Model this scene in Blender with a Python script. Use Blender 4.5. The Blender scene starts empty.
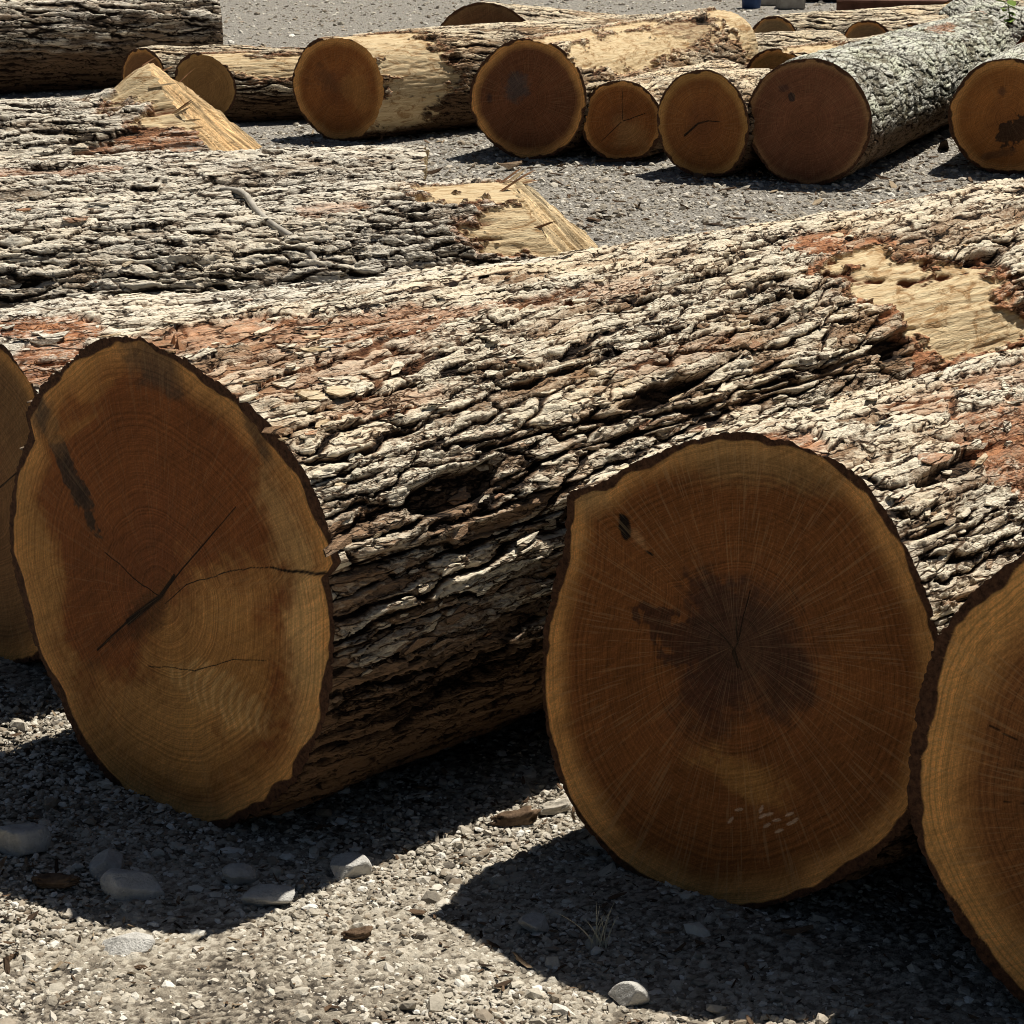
import bpy, math
import numpy as np
from math import radians, sin, cos, pi, tan

# ------------------------------------------------------------------ scene, camera, light
sc = bpy.context.scene
col = sc.collection
sc.render.engine = 'CYCLES'
sc.view_settings.view_transform = 'Standard'
sc.view_settings.look = 'None'
sc.view_settings.exposure = 0
sc.cycles.filter_width = 1.0
sc.cycles.use_denoising = True
sc.cycles.denoiser = 'OPENIMAGEDENOISE'
sc.cycles.denoising_input_passes = 'RGB_ALBEDO_NORMAL'
sc.cycles.max_bounces = 3
sc.cycles.diffuse_bounces = 1
sc.cycles.use_adaptive_sampling = True
sc.cycles.adaptive_threshold = .03

SUN_AZ, SUN_EL = 44.5, 64.0
cam_d = bpy.data.cameras.new('camera'); cam = bpy.data.objects.new('camera', cam_d); col.objects.link(cam)
cam.location = (0, 0, 1.7); cam.rotation_euler = (radians(90 - 17.1), 0, 0)
cam_d.sensor_width = 36; cam_d.lens = 2300 / 1024 * 36; cam_d.clip_end = 900; cam_d.clip_start = .05
sc.camera = cam

w = bpy.data.worlds.new('World'); sc.world = w; w.use_nodes = True
nt = w.node_tree; nt.nodes.clear()
sky = nt.nodes.new('ShaderNodeTexSky'); sky.sky_type = 'NISHITA'; sky.sun_disc = False
sky.ozone_density = .4; sky.dust_density = 1.5; sky.sun_elevation = radians(SUN_EL); sky.sun_rotation = radians(SUN_AZ)
bg = nt.nodes.new('ShaderNodeBackground'); bg.inputs[1].default_value = .022
wo = nt.nodes.new('ShaderNodeOutputWorld')
nt.links.new(sky.outputs[0], bg.inputs[0]); nt.links.new(bg.outputs[0], wo.inputs[0])

ld = bpy.data.lights.new('sun', 'SUN'); ld.energy = 5.0; ld.angle = radians(.5); ld.color = (1, .95, .86)
lo = bpy.data.objects.new('sun', ld); col.objects.link(lo)
lo.rotation_euler = (radians(90 - SUN_EL), 0, radians(180 - SUN_AZ)); lo.location = (8, 9, 14)

# ------------------------------------------------------------------ numpy noise
def hsh(ix, iy, iz, seed):
    h = (ix.astype(np.int64) * 374761393 + iy.astype(np.int64) * 668265263 + iz.astype(np.int64) * 2147483647 + seed * 974711) & 0xffffffff
    h = ((h ^ (h >> 13)) * 1274126177) & 0xffffffff
    h = ((h ^ (h >> 16)) * 2246822519) & 0xffffffff
    h = h ^ (h >> 15)
    return (h & 0xffffff).astype(np.float32) / np.float32(0xffffff)

def vnoise(x, y, z, seed):
    x = np.asarray(x, np.float32); y = np.asarray(y, np.float32); z = np.asarray(z, np.float32)
    x, y, z = np.broadcast_arrays(x, y, z)
    ix = np.floor(x); iy = np.floor(y); iz = np.floor(z)
    fx = x - ix; fy = y - iy; fz = z - iz
    ix = ix.astype(np.int64); iy = iy.astype(np.int64); iz = iz.astype(np.int64)
    fx = fx*fx*fx*(fx*(fx*6-15)+10); fy = fy*fy*fy*(fy*(fy*6-15)+10); fz = fz*fz*fz*(fz*(fz*6-15)+10)
    def c(a, b, d): return hsh(ix+a, iy+b, iz+d, seed)
    x00 = c(0,0,0)*(1-fx)+c(1,0,0)*fx; x10 = c(0,1,0)*(1-fx)+c(1,1,0)*fx
    x01 = c(0,0,1)*(1-fx)+c(1,0,1)*fx; x11 = c(0,1,1)*(1-fx)+c(1,1,1)*fx
    y0 = x00*(1-fy)+x10*fy; y1 = x01*(1-fy)+x11*fy
    return (y0*(1-fz)+y1*fz)*2-1

def fbm(x, y, z, seed, octv=3, gain=.5):
    t = 0; a = 1; n = 0
    for o in range(octv):
        f = 2.03 ** o
        t = t + a*vnoise(x*f+o*11.3, y*f+o*5.7, z*f-o*7.1, seed+o*17); n += a; a *= gain
    return t / n

def sst(a, b, x):
    t = np.clip((x-a)/(b-a), 0, 1); return t*t*(3-2*t)

def vor(x, y, py, Ls, La, seed, jit=.9):
    """anisotropic voronoi: real distance to the cell border, how lengthwise that border is, cell random, offsets"""
    ix = np.floor(x); iy = np.floor(y)
    F1 = np.full(x.shape, 9e9, np.float32); F2 = F1.copy()
    n1x = np.zeros_like(F1); n1y = np.zeros_like(F1); n2x = np.zeros_like(F1); n2y = np.zeros_like(F1); rid = np.zeros_like(F1)
    zz = np.zeros(x.shape, np.int64)
    for i in (-1, 0, 1):
        for j in (-1, 0, 1):
            cx = (ix+i).astype(np.int64); cy = (iy+j).astype(np.int64); cw = np.mod(cy, py) if py else cy
            jx = hsh(cx, cw, zz, seed); jy = hsh(cx, cw, zz+1, seed)
            dx = (cx + .5 + (jx-.5)*jit - x).astype(np.float32); dy = (cy + .5 + (jy-.5)*jit - y).astype(np.float32)
            d = dx*dx+dy*dy
            m1 = d < F1; m2 = (~m1) & (d < F2)
            F2 = np.where(m1, F1, np.where(m2, d, F2)); n2x = np.where(m1, n1x, np.where(m2, dx, n2x)); n2y = np.where(m1, n1y, np.where(m2, dy, n2y))
            F1 = np.where(m1, d, F1); n1x = np.where(m1, dx, n1x); n1y = np.where(m1, dy, n1y)
            rid = np.where(m1, hsh(cx, cw, zz+2, seed), rid)
    ex = n2x-n1x; ey = n2y-n1y; l = np.sqrt(ex*ex+ey*ey)+1e-6
    dc = (F2-F1)/(2*l)
    gx = ex/l/Ls; gy = ey/l/La; g2 = gx*gx+gy*gy
    return dc/np.sqrt(g2), gy*gy/g2, rid, -n1x*Ls, -n1y*La

# ------------------------------------------------------------------ mesh + material helpers
def mesh(name, V, quads=None, tris=None, attrs=None, mat=None, smooth=True, parent=None):
    me = bpy.data.meshes.new(name)
    nq = 0 if quads is None else len(quads); ntr = 0 if tris is None else len(tris)
    me.vertices.add(len(V)); me.vertices.foreach_set('co', np.ascontiguousarray(V, np.float32).ravel())
    li = []
    if nq: li.append(np.asarray(quads, np.int32).ravel())
    if ntr: li.append(np.asarray(tris, np.int32).ravel())
    li = np.concatenate(li)
    me.loops.add(len(li)); me.loops.foreach_set('vertex_index', li)
    me.polygons.add(nq+ntr)
    st = np.concatenate([np.arange(nq)*4, nq*4+np.arange(ntr)*3]).astype(np.int32)
    me.polygons.foreach_set('loop_start', st)
    me.polygons.foreach_set('use_smooth', np.full(nq+ntr, smooth, dtype=bool))
    for k, v in (attrs or {}).items():
        v = np.ascontiguousarray(v, np.float32)
        if v.ndim == 1:
            a = me.attributes.new(k, 'FLOAT', 'POINT'); a.data.foreach_set('value', v)
        else:
            a = me.attributes.new(k, 'FLOAT_VECTOR', 'POINT'); a.data.foreach_set('vector', v.ravel())
    me.update(calc_edges=True)
    if mat: me.materials.append(mat)
    o = bpy.data.objects.new(name, me); col.objects.link(o)
    if parent: o.parent = parent
    return o

def tag(o, label=None, cat=None, group=None, kind=None):
    if label: o['label'] = label
    if cat: o['category'] = cat
    if group: o['group'] = group
    if kind: o['kind'] = kind
    return o

def grid_quads(nr, nc, wrap):
    r = np.arange(nr-1)[:, None]*nc; c = np.arange(nc if wrap else nc-1)[None, :]; c2 = (c+1) % nc
    return np.stack([r+c, r+c2, r+nc+c2, r+nc+c], -1).reshape(-1, 4)

class NB:
    """small node builder"""
    def __init__(s, name):
        s.m = bpy.data.materials.new(name); s.m.use_nodes = True; s.t = s.m.node_tree; s.t.nodes.clear()
        s.out = s.n('ShaderNodeOutputMaterial'); s.b = s.n('ShaderNodeBsdfPrincipled'); s.t.links.new(s.b.outputs[0], s.out.inputs[0])
        s.b.inputs['Roughness'].default_value = .9; s.b.inputs['Specular IOR Level'].default_value = .15
    def n(s, k): return s.t.nodes.new(k)
    def put(s, v, sock):
        if isinstance(v, bpy.types.NodeSocket): s.t.links.new(v, sock)
        elif isinstance(v, tuple) and len(v) == 3 and sock.type == 'RGBA': sock.default_value = v+(1,)
        else: sock.default_value = v
    def attr(s, k, vec=False):
        a = s.n('ShaderNodeAttribute'); a.attribute_name = k; return a.outputs['Vector' if vec else 'Fac']
    def math(s, op, a, b=0., c=None, clamp=False):
        m = s.n('ShaderNodeMath'); m.operation = op; m.use_clamp = clamp
        s.put(a, m.inputs[0]); s.put(b, m.inputs[1])
        if c is not None: s.put(c, m.inputs[2])
        return m.outputs[0]
    def mix(s, f, a, b, mode='MIX'):
        m = s.n('ShaderNodeMix'); m.data_type = 'RGBA'; m.blend_type = mode
        s.put(f, m.inputs[0]); s.put(a, m.inputs[6]); s.put(b, m.inputs[7]); return m.outputs[2]
    def obj(s): return s.n('ShaderNodeTexCoord').outputs['Object']
    def scale(s, v, k):
        m = s.n('ShaderNodeMapping'); s.put(v, m.inputs[0]); m.inputs['Scale'].default_value = k; return m.outputs[0]
    def noise(s, v, scale, det=3., rough=.6, dist=0.):
        m = s.n('ShaderNodeTexNoise'); s.put(v, m.inputs['Vector']); m.inputs['Scale'].default_value = scale
        m.inputs['Detail'].default_value = det; m.inputs['Roughness'].default_value = rough; m.inputs['Distortion'].default_value = dist
        return m.outputs[0]
    def noise_warp(s, v):
        n = s.n('ShaderNodeTexNoise'); s.put(v, n.inputs['Vector']); n.inputs['Scale'].default_value = 5.; n.inputs['Detail'].default_value = 2.
        m = s.n('ShaderNodeVectorMath'); m.operation = 'MULTIPLY_ADD'; s.put(n.outputs[1], m.inputs[0]); m.inputs[1].default_value = (.05, .0, .05); s.put(v, m.inputs[2]); return m.outputs[0]
    def vor(s, v, scale, feat='F1', out=0):
        m = s.n('ShaderNodeTexVoronoi'); m.feature = feat; s.put(v, m.inputs['Vector']); m.inputs['Scale'].default_value = scale; return m.outputs[out]
    def ramp(s, f, lo, hi, a=0., b=1.):
        m = s.n('ShaderNodeMapRange'); s.put(f, m.inputs[0]); m.inputs[1].default_value = lo; m.inputs[2].default_value = hi
        m.inputs[3].default_value = a; m.inputs[4].default_value = b; return m.outputs[0]
    def cramp(s, f, stops):
        m = s.n('ShaderNodeValToRGB'); s.put(f, m.inputs[0]); e = m.color_ramp.elements
        while len(e) < len(stops): e.new(.5)
        for x, (p, c) in zip(e, stops): x.position = p; x.color = c+(1,)
        return m.outputs[0]
    def bump(s, h, dist, strength=1.):
        m = s.n('ShaderNodeBump'); m.inputs['Strength'].default_value = strength; m.inputs['Distance'].default_value = dist
        s.put(h, m.inputs['Height']); s.t.links.new(m.outputs[0], s.b.inputs['Normal'])
    def color(s, c): s.put(c, s.b.inputs['Base Color'])

def bark_material(name, dark, mid, pale, tint):
    k = NB(name); o = k.obj()
    rel = k.attr('relief'); pal = k.attr('pale'); red = k.attr('red'); bare = k.attr('bare')
    fine = k.noise(k.scale(o, (1, .42, 1)), 210., 3., .75)
    med = k.noise(k.scale(o, (1, .4, 1)), 38., 4., .65)
    big = k.noise(k.scale(o, (1, .5, 1)), 7., 3., .6)
    # thin ragged cracks between small flakes, two sizes, drawn out along the trunk
    wv = k.n('ShaderNodeTexNoise'); k.put(k.scale(o, (1, .5, 1)), wv.inputs['Vector']); wv.inputs['Scale'].default_value = 60.; wv.inputs['Detail'].default_value = 2.
    wm = k.n('ShaderNodeVectorMath'); wm.operation = 'MULTIPLY_ADD'; k.put(wv.outputs[1], wm.inputs[0]); wm.inputs[1].default_value = (.016, .022, .016); k.put(o, wm.inputs[2])
    def cracks(sc_, st, a, b):
        n = k.n('ShaderNodeTexVoronoi'); n.feature = 'DISTANCE_TO_EDGE'; k.put(k.scale(wm.outputs[0], (1, st, 1)), n.inputs['Vector']); n.inputs['Scale'].default_value = sc_
        return k.ramp(n.outputs[0], a, b)
    ca = cracks(46., .13, .010, .070); cb = cracks(125., .22, .012, .09)
    cid = k.n('ShaderNodeTexVoronoi'); k.put(k.scale(wm.outputs[0], (1, .13, 1)), cid.inputs['Vector']); cid.inputs['Scale'].default_value = 46.
    sid = k.n('ShaderNodeSeparateColor'); k.put(cid.outputs[1], sid.inputs[0])
    cav = k.math('MAXIMUM', ca, k.ramp(med, .52, .66)); cbv = k.math('MAXIMUM', cb, k.ramp(big, .36, .54))
    crk = k.math('MULTIPLY', k.math('ADD', .25, k.math('MULTIPLY', cav, .75)), k.math('ADD', .45, k.math('MULTIPLY', cbv, .55)))
    f = k.math('ADD', k.math('MULTIPLY', rel, crk), k.math('MULTIPLY', k.math('SUBTRACT', fine, .5), .45))
    c = k.mix(k.ramp(f, .10, .60), dark, mid)
    p = k.math('ADD', pal, k.math('MULTIPLY', k.math('SUBTRACT', med, .5), .9))
    p = k.math('ADD', p, k.math('MULTIPLY', k.math('SUBTRACT', fine, .5), .9))
    p = k.math('ADD', p, k.math('MULTIPLY', k.math('SUBTRACT', sid.outputs[0], .5), .35))
    p = k.math('MULTIPLY', k.ramp(p, .22, .70), k.math('MULTIPLY', k.ramp(rel, .35, .75), k.ramp(crk, .35, .85)))
    c = k.mix(p, c, pale)
    c = k.mix(k.math('MULTIPLY', k.ramp(big, .45, .7), .55), c, k.mix(1., c, tint, 'MULTIPLY'))
    rc = k.mix(k.ramp(k.noise(k.scale(o, (1, .15, 1)), 120., 4., .65), .3, .7), (.22, .075, .035), (.74, .36, .18))
    rc = k.mix(k.ramp(crk, .3, .8), k.mix(1., rc, (.3, .25, .2), 'MULTIPLY'), rc)
    c = k.mix(k.math('MULTIPLY', red, k.ramp(k.math('ADD', med, k.math('MULTIPLY', fine, .8)), .66, .95)), c, rc)
    wc = k.mix(k.ramp(k.noise(k.scale(o, (1, .08, 1)), 160., 4., .6), .25, .75), (.56, .38, .20), (.86, .72, .46))
    wc = k.mix(k.ramp(k.noise(k.scale(o, (1, .4, 1)), 22., 5., .75, 1.2), .50, .62), wc, (.40, .24, .11))
    wc = k.mix(k.ramp(k.math('ADD', rel, k.math('MULTIPLY', k.math('SUBTRACT', med, .5), .5)), .10, .50), (.17, .070, .032), wc)
    shd = k.attr('underside_shade')
    c = k.mix(k.math('MULTIPLY', shd, .86), c, k.mix(k.ramp(f, .1, .7), (.020, .011, .006), (.15, .085, .045)))  # shade of the log's underside painted into the bark colour
    c = k.mix(bare, c, wc)
    k.color(c)
    fl = k.noise(k.scale(o, (1, .12, 1)), 260., 4., .6)
    nb = k.math('SUBTRACT', 1., k.math('MULTIPLY', bare, .85))
    hh = k.math('MULTIPLY', k.math('ADD', k.math('MULTIPLY', fine, .8), k.math('ADD', k.math('MULTIPLY', crk, 1.1), k.math('MULTIPLY', sid.outputs[1], .35))), nb)
    k.bump(k.math('ADD', hh, k.math('MULTIPLY', fl, .35)), .007, .9)
    return k.m

BARKS = {
    'brown': bark_material('ridged_oak_bark', (.016, .010, .007), (.36, .235, .145), (.94, .85, .67), (1.0, .84, .66)),
    'grey': bark_material('grey_oak_bark', (.018, .013, .010), (.36, .27, .19), (.94, .87, .73), (.98, .88, .74)),
    'lichen': bark_material('lichen_oak_bark', (.020, .018, .013), (.29, .26, .19), (.84, .83, .73), (.88, .94, .74)),
}

BARKS['tan'] = bark_material('tan_oak_bark', (.026, .016, .010), (.42, .29, .18), (.95, .83, .62), (1.0, .84, .64))

def wood_material():
    k = NB('sawn_oak_end'); o = k.obj()
    c = k.attr('tint', True); ring = k.attr('ring'); ang = k.attr('radial', True); bk = k.attr('rind')
    wob = k.noise(o, 14., 3.)
    r = k.math('ADD', ring, k.math('MULTIPLY', wob, .010))
    fine = k.noise(o, 330., 4., .7)
    # growth rings, uneven in width
    cr = k.n('ShaderNodeCombineXYZ'); k.put(k.math('MULTIPLY', r, 120.), cr.inputs[0])
    rn = k.noise(cr.outputs[0], 1.6, 3., .75)
    rv = k.ramp(rn, .34, .66, .60, 1.34)
    # medullary rays
    mp = k.n('ShaderNodeVectorMath'); mp.operation = 'MULTIPLY_ADD'; k.put(ang, mp.inputs[0]); mp.inputs[1].default_value = (58, 58, 58)
    cz = k.n('ShaderNodeCombineXYZ'); k.put(k.math('MULTIPLY', r, 10.), cz.inputs[2]); k.put(cz.outputs[0], mp.inputs[2])
    ry = k.noise(mp.outputs[0], 1., 2., .7)
    rl = k.ramp(ry, .53, .64)
    # chain saw arcs
    sx = k.n('ShaderNodeSeparateXYZ'); k.put(o, sx.inputs[0])
    arc = k.math('SQRT', k.math('ADD', k.math('POWER', k.math('ADD', sx.outputs[0], 1.35), 2.), k.math('POWER', k.math('SUBTRACT', sx.outputs[2], .55), 2.)))
    ca = k.n('ShaderNodeCombineXYZ'); k.put(k.math('MULTIPLY', arc, 150.), ca.inputs[0]); k.put(k.math('MULTIPLY', wob, 2.), ca.inputs[1])
    sw = k.noise(ca.outputs[0], 1., 2., .7)
    blot = k.noise(o, 6., 4., .6)
    lum = k.math('MULTIPLY', rv, k.ramp(fine, .25, .75, .68, 1.32))
    lum = k.math('MULTIPLY', lum, k.ramp(sw, .32, .68, .86, 1.14))
    lum = k.math('MULTIPLY', lum, k.ramp(blot, .3, .7, .78, 1.2))
    # dry scratches left by the bar, slanting over the face
    mp2 = k.n('ShaderNodeMapping'); k.put(o, mp2.inputs[0]); mp2.inputs['Rotation'].default_value = (0, .62, 0)
    scr = k.noise(k.scale(k.noise_warp(mp2.outputs[0]), (6, 1, 170)), 1., 3., .65, .4)
    lum = k.math('MULTIPLY', lum, k.ramp(scr, .35, .68, .86, 1.20))
    cb = k.n('ShaderNodeCombineColor')
    for i in range(3): k.put(lum, cb.inputs[i])
    cc = k.mix(1., c, cb.outputs[0], 'MULTIPLY')
    cc = k.mix(k.math('MULTIPLY', rl, k.attr('raystrength')), cc, k.mix(.55, c, (.75, .52, .27)))
    rind = k.mix(k.ramp(k.noise(o, 120., 4., .7), .3, .7), (.028, .014, .009), (.16, .075, .04))
    cc = k.mix(bk, cc, rind)
    k.color(cc)
    k.b.inputs['Roughness'].default_value = .75
    k.bump(k.math('ADD', k.math('ADD', k.math('MULTIPLY', sw, .8), k.math('MULTIPLY', scr, .6)), k.math('ADD', k.math('MULTIPLY', fine, .5), k.math('MULTIPLY', bk, fine))), .003, .7)
    return k.m
WOOD = wood_material()

# ------------------------------------------------------------------ logs
def splinter_mat(n, a, b):
    k = NB(n); o = k.obj(); x = k.noise(k.scale(o, (1, .1, 1)), 150., 3.)
    k.color(k.mix(k.ramp(x, .3, .7), a, b)); return k.m
SPLMAT = [splinter_mat('pale_splinter', (.42, .29, .16), (.74, .57, .35)), splinter_mat('brown_splinter', (.12, .06, .03), (.34, .18, .09))]
def prof_fn(outline):
    o = np.array(outline); a = np.arctan2(o[:, 1], o[:, 0]); r = np.hypot(o[:, 0], o[:, 1])
    i = np.argsort(a); a = a[i]; r = r[i]
    a3 = np.concatenate([a-2*pi, a, a+2*pi]); r3 = np.concatenate([r, r, r])
    return lambda t: np.interp(t, a3, r3)

def patch_mask(s, th, R, items, seed):
    """items: (s centre, angle deg, half length, half width m[, weight]); ragged edged ellipses on the log's side"""
    m = np.zeros_like(s)
    if not items: return m
    n = fbm(s*8, np.cos(th)*R*16, np.sin(th)*R*16, seed, 5, .68)
    for it in items:
        s0, a0, ls, lw = it[:4]; wt = it[4] if len(it) > 4 else 1.
        d = np.angle(np.exp(1j*(th-radians(a0))))*R
        q = np.sqrt(((s-s0)/ls)**2 + (d/lw)**2) + n*.85
        m = np.maximum(m, wt*sst(1.06, .90, q))
    return m.astype(np.float32)

def bark(s, th, R, seed, P):
    S = P.get('cell', 1.); D = P.get('depth', .016)*.8; fk = P.get('fine', 1.); spiral = P.get('spiral', .10)
    c = np.cos(th)*R; d = np.sin(th)*R
    w1 = fbm(s*5, c*10, d*10, seed, 3); w2 = fbm(s*6+9, c*16, d*16, seed+1, 3); w3 = fbm(s*22, c*50, d*50, seed+2, 2)
    circ = 2*pi*R
    Ls, La0 = P.get('plate', (.40, .036)); Ls *= S; n = max(6, int(round(circ/(La0*S)))); La = circ/n
    w4 = fbm(s*45/S, c*110/S, d*110/S, seed+3, 3, .65)
    x = (s+.050*S*w1+.016*S*w3)/Ls; y = th/(2*pi)*n + (spiral*s+.026*S*w2+.007*S*w3+.0035*S*w4)/La
    d1, l1, id1, ox, oy = vor(x, y, n, Ls, La, seed+5)
    zi = np.zeros(id1.shape, np.int64); idb = hsh((id1*99991).astype(np.int64), zi, zi, seed)
    wid = .35+1.5*np.clip(.45+w1*1.2+.5*w3, 0, 1)**2
    c1 = sst(.0006*S, .0064*S*wid+.0014, d1)
    ker = (.06+.94*l1*l1)
    h = -(1-c1)*D*ker*(.45+.8*np.clip(.5+w2, 0, 1.2))
    h += (id1-.5)*.009*S + oy*(idb-.5)*.20 + ox*.035*(idb-.5)
    h += .0018*S*np.sqrt(np.clip(d1/(.012*S), 0, 1))
    Ls2, La2 = P.get('flake', (.12, .0150)); Ls2 *= S; La2 *= S; n2 = int(round(circ/La2)); La2 = circ/n2
    x2 = (s+.016*S*w3+.022*S*w1+.006*S*w4)/Ls2; y2 = th/(2*pi)*n2 + (spiral*1.25*s+.010*S*w3+.016*S*w2+.004*S*w4)/La2
    d2, l2, id2, ox2, oy2 = vor(x2, y2, n2, Ls2, La2, seed+31)
    c2 = sst(.0001*S, .0020*S, d2)
    h += -(1-c2)*.0042*S*(.12+.88*l2) + (id2-.5)*.0050*S*fk + oy2*(idb-.5)*.22 + ox2*.05*(id1-.5)
    t = (fbm(s*7/S, c*42/S, d*42/S, seed+61, 4, .6)*.5+.5)*9
    ft = np.floor(t); stp = sst(.0, .14, t-ft); h += .0026*S*fk*(ft+stp-4.5)
    h += .0016*fk*fbm(s*55, c*160, d*160, seed+71, 3, .65)
    v = fbm(s*1.1/S, c*13/S, d*13/S, seed+81, 4, .55); vm = sst(-.25, .35, fbm(s*3.5, c*5, d*5, seed+91, 2))
    f = (1-sst(.008, .050, np.abs(v)))*vm*P.get('groove', 1.)
    h -= D*1.05*f
    h += P.get('lump', .008)*fbm(s*3, c*5, d*5, seed+99, 2)
    for (gs, ga, gl, gw, gd) in P.get('gouge', []):
        e = np.angle(np.exp(1j*(th-radians(ga))))*R - .10*(s-gs) + .010*w1
        q = np.sqrt(((s-gs)/gl)**2+(e/gw)**2)+.35*w2+.18*w3
        g = sst(1.0, .72, q); h = h*(1-.6*g) - gd*g; f = np.maximum(f, .9*g)
    rel = (1-(1-c1)*(.15+.85*l1))*(1-(1-c2)*(.15+.45*l2))*(1-.85*f)*(.72+.28*stp)
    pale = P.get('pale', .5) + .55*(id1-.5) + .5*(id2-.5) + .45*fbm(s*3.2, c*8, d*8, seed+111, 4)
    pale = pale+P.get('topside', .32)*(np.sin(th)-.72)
    pale = pale-.55*sst(.05, -.45, np.sin(th)+.25*w2)  # pale tone drops on the lower flank, part of the painted underside shade
    return h.astype(np.float32), rel.astype(np.float32), pale.astype(np.float32)

def normal_k(nrm, rb, th):
    """shift along the axis that puts a ring of radius rb on the cut plane with local normal nrm=(x,y,z)"""
    return -(rb*np.cos(th)*nrm[0]+rb*np.sin(th)*nrm[2])/nrm[1]

def segmask(x, z, pts, w0, w1):
    m = np.zeros_like(x); N = len(pts)-1
    for i in range(N):
        a = np.array(pts[i]); b = np.array(pts[i+1]); d = b-a; L2 = d@d
        t = np.clip(((x-a[0])*d[0]+(z-a[1])*d[1])/L2, 0, 1)
        q = np.hypot(x-a[0]-t*d[0], z-a[1]-t*d[1]); wd = w0+(w1-w0)*(i+t)/N
        m = np.maximum(m, sst(1.3, .6, q/wd))
    return m

def jagf(x, z, amt, seed): return amt*(fbm(x*60, z*6, 0*x, seed+500, 4, .65)+.6*fbm(x*14, z*5, 0*x, seed+501, 3))

def cut_end(root, rim, rbase_rim, cen, th, seed, F, flip):
    nt_ = len(th); NR = F.get('nr', 60)
    p = F.get('pith', (0., 0.)); pith = np.array([p[0], 0, p[1]])
    nrm = F['nrm']; pith[1] = -(pith[0]*nrm[0]+pith[2]*nrm[2])/nrm[1]
    pith = pith + cen
    rho = np.linspace(0, 1, NR)[1:] ** .85
    V = pith[None, None, :] + rho[:, None, None]*(rim[None]-pith[None, None, :])
    # smooth boundary for rings
    b = rbase_rim - pith; ab = np.arctan2(b[:, 2], b[:, 0]); rb = np.hypot(b[:, 0], b[:, 2]); i = np.argsort(ab)
    X = V[..., 0]-pith[0]; Z = V[..., 2]-pith[2]; A = np.arctan2(Z, X); Rr = np.hypot(X, Z)
    RB = np.interp(A, np.concatenate([ab[i]-2*pi, ab[i], ab[i]+2*pi]), np.tile(rb[i], 3))
    frac = Rr/RB; R = F['R']
    x = V[..., 0]-cen[0]; z = V[..., 2]-cen[2]
    n1 = fbm(x*7, z*7, 0*x, seed, 3); n2 = fbm(x*26, z*26, 0*x, seed+3, 3); n3 = fbm(x*90, z*90, 0*x, seed+4, 2)
    thick = F.get('rind', .016)*(1+.75*fbm(np.cos(A)*6, np.sin(A)*6, 0*A, seed+5, 3, .5))
    rind = sst(-.0015, .0015, Rr-(RB-thick))
    sap = np.array(F.get('sap', (.72, .36, .115))); heart = np.array(F.get('heart', (.255, .088, .025)))
    deep = np.array(F.get('deep', (.19, .062, .024)))
    sw = F.get('sapw', .17)
    m = sst(1-sw-.07, 1-sw*.35, frac+n1*.035+n2*.02)[..., None]
    c = heart*(1-m)+sap*m
    q = (sst(.62, .05, frac+n1*.2)*F.get('core', .5))[..., None]
    c = c*(1-q)+deep*q
    for (kind, *a) in F.get('marks', []):
        if kind == 'crack':
            k = segmask(x+.004*n2, z+.004*n2, a[0], a[1], a[2])[..., None]; c = c*(1-k)+np.array((.016, .009, .006))*k
        elif kind == 'blotch':     # centre, half axes, angle, colour, amount, raggedness
            (bx, bz), (ra, rbb), ang, colr, amt, rag = a
            dx = (x-bx)*cos(ang)+(z-bz)*sin(ang); dz = -(x-bx)*sin(ang)+(z-bz)*cos(ang)
            qq = np.sqrt((dx/ra)**2+(dz/rbb)**2)+rag*(n1*1.2+n2*.8+n3*.5)
            k = (amt*(sst(1.05, .85, qq) if amt > .87 else sst(1.25, .35, qq)))[..., None]; c = c*(1-k)+np.array(colr)*k
        elif kind == 'tear':       # fan of pale torn arcs beside a split
            (bx, bz), (ra, rbb), ang, colr, freq, bend, tamt = a
            dx = (x-bx)*cos(ang)+(z-bz)*sin(ang); dz = -(x-bx)*sin(ang)+(z-bz)*cos(ang)
            k = sst(1., .6, np.sqrt((dx/ra)**2+(dz/rbb)**2)+.25*n2)
            wv = .5+.5*np.sin((dx-bend*dz*dz/rbb)*freq+n2*1.2)
            k = (k*(.12+tamt*sst(.3, .95, wv)))[..., None]; c = c*(1-k)+np.array(colr)*k
    if F.get('streak'):
        g1 = fbm(x*85, z*5, 0*x, seed+8, 4, .6); g2 = fbm(x*24, z*2.5, 0*x, seed+9, 3)
        c = c*(1+F['streak']*(.75*g1+.55*g2)[..., None])*np.stack([np.ones_like(x), 1-.10*g2, 1-.22*g2], -1)
        gg = sst(.25, .6, g2+.3*g1)[..., None]*.6; c = c*(1-gg)+np.array((.34, .27, .19))*gg
    if F.get('jag'): V[..., 1] += jagf(x, z, F['jag'], seed-401) - 0
    vv = np.concatenate([pith[None], V.reshape(-1, 3)])
    # faint unevenness of the saw cut, fading at the rim so that the end still meets the bark
    def cat(a0, arr): return np.concatenate([np.array([a0], np.float32), arr.astype(np.float32).ravel()])
    tint = np.concatenate([c.reshape(-1, 3)[:1], c.reshape(-1, 3)])
    rad = np.stack([np.cos(A), np.sin(A), np.zeros_like(A)], -1).reshape(-1, 3); rad = np.concatenate([rad[:1], rad])
    qd = grid_quads(NR-1, nt_, True)+1
    j = np.arange(nt_); tr = np.stack([np.zeros(nt_, int), 1+(j+1) % nt_, 1+j], -1)
    if flip: qd = qd[:, ::-1]; tr = tr[:, ::-1]
    return mesh('cut_end', vv, qd, tr, dict(tint=tint, raystrength=np.full(len(vv), F.get('rays', .18)), ring=cat(0, frac*R), radial=rad, rind=cat(0, rind)), WOOD, True, root)

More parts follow.
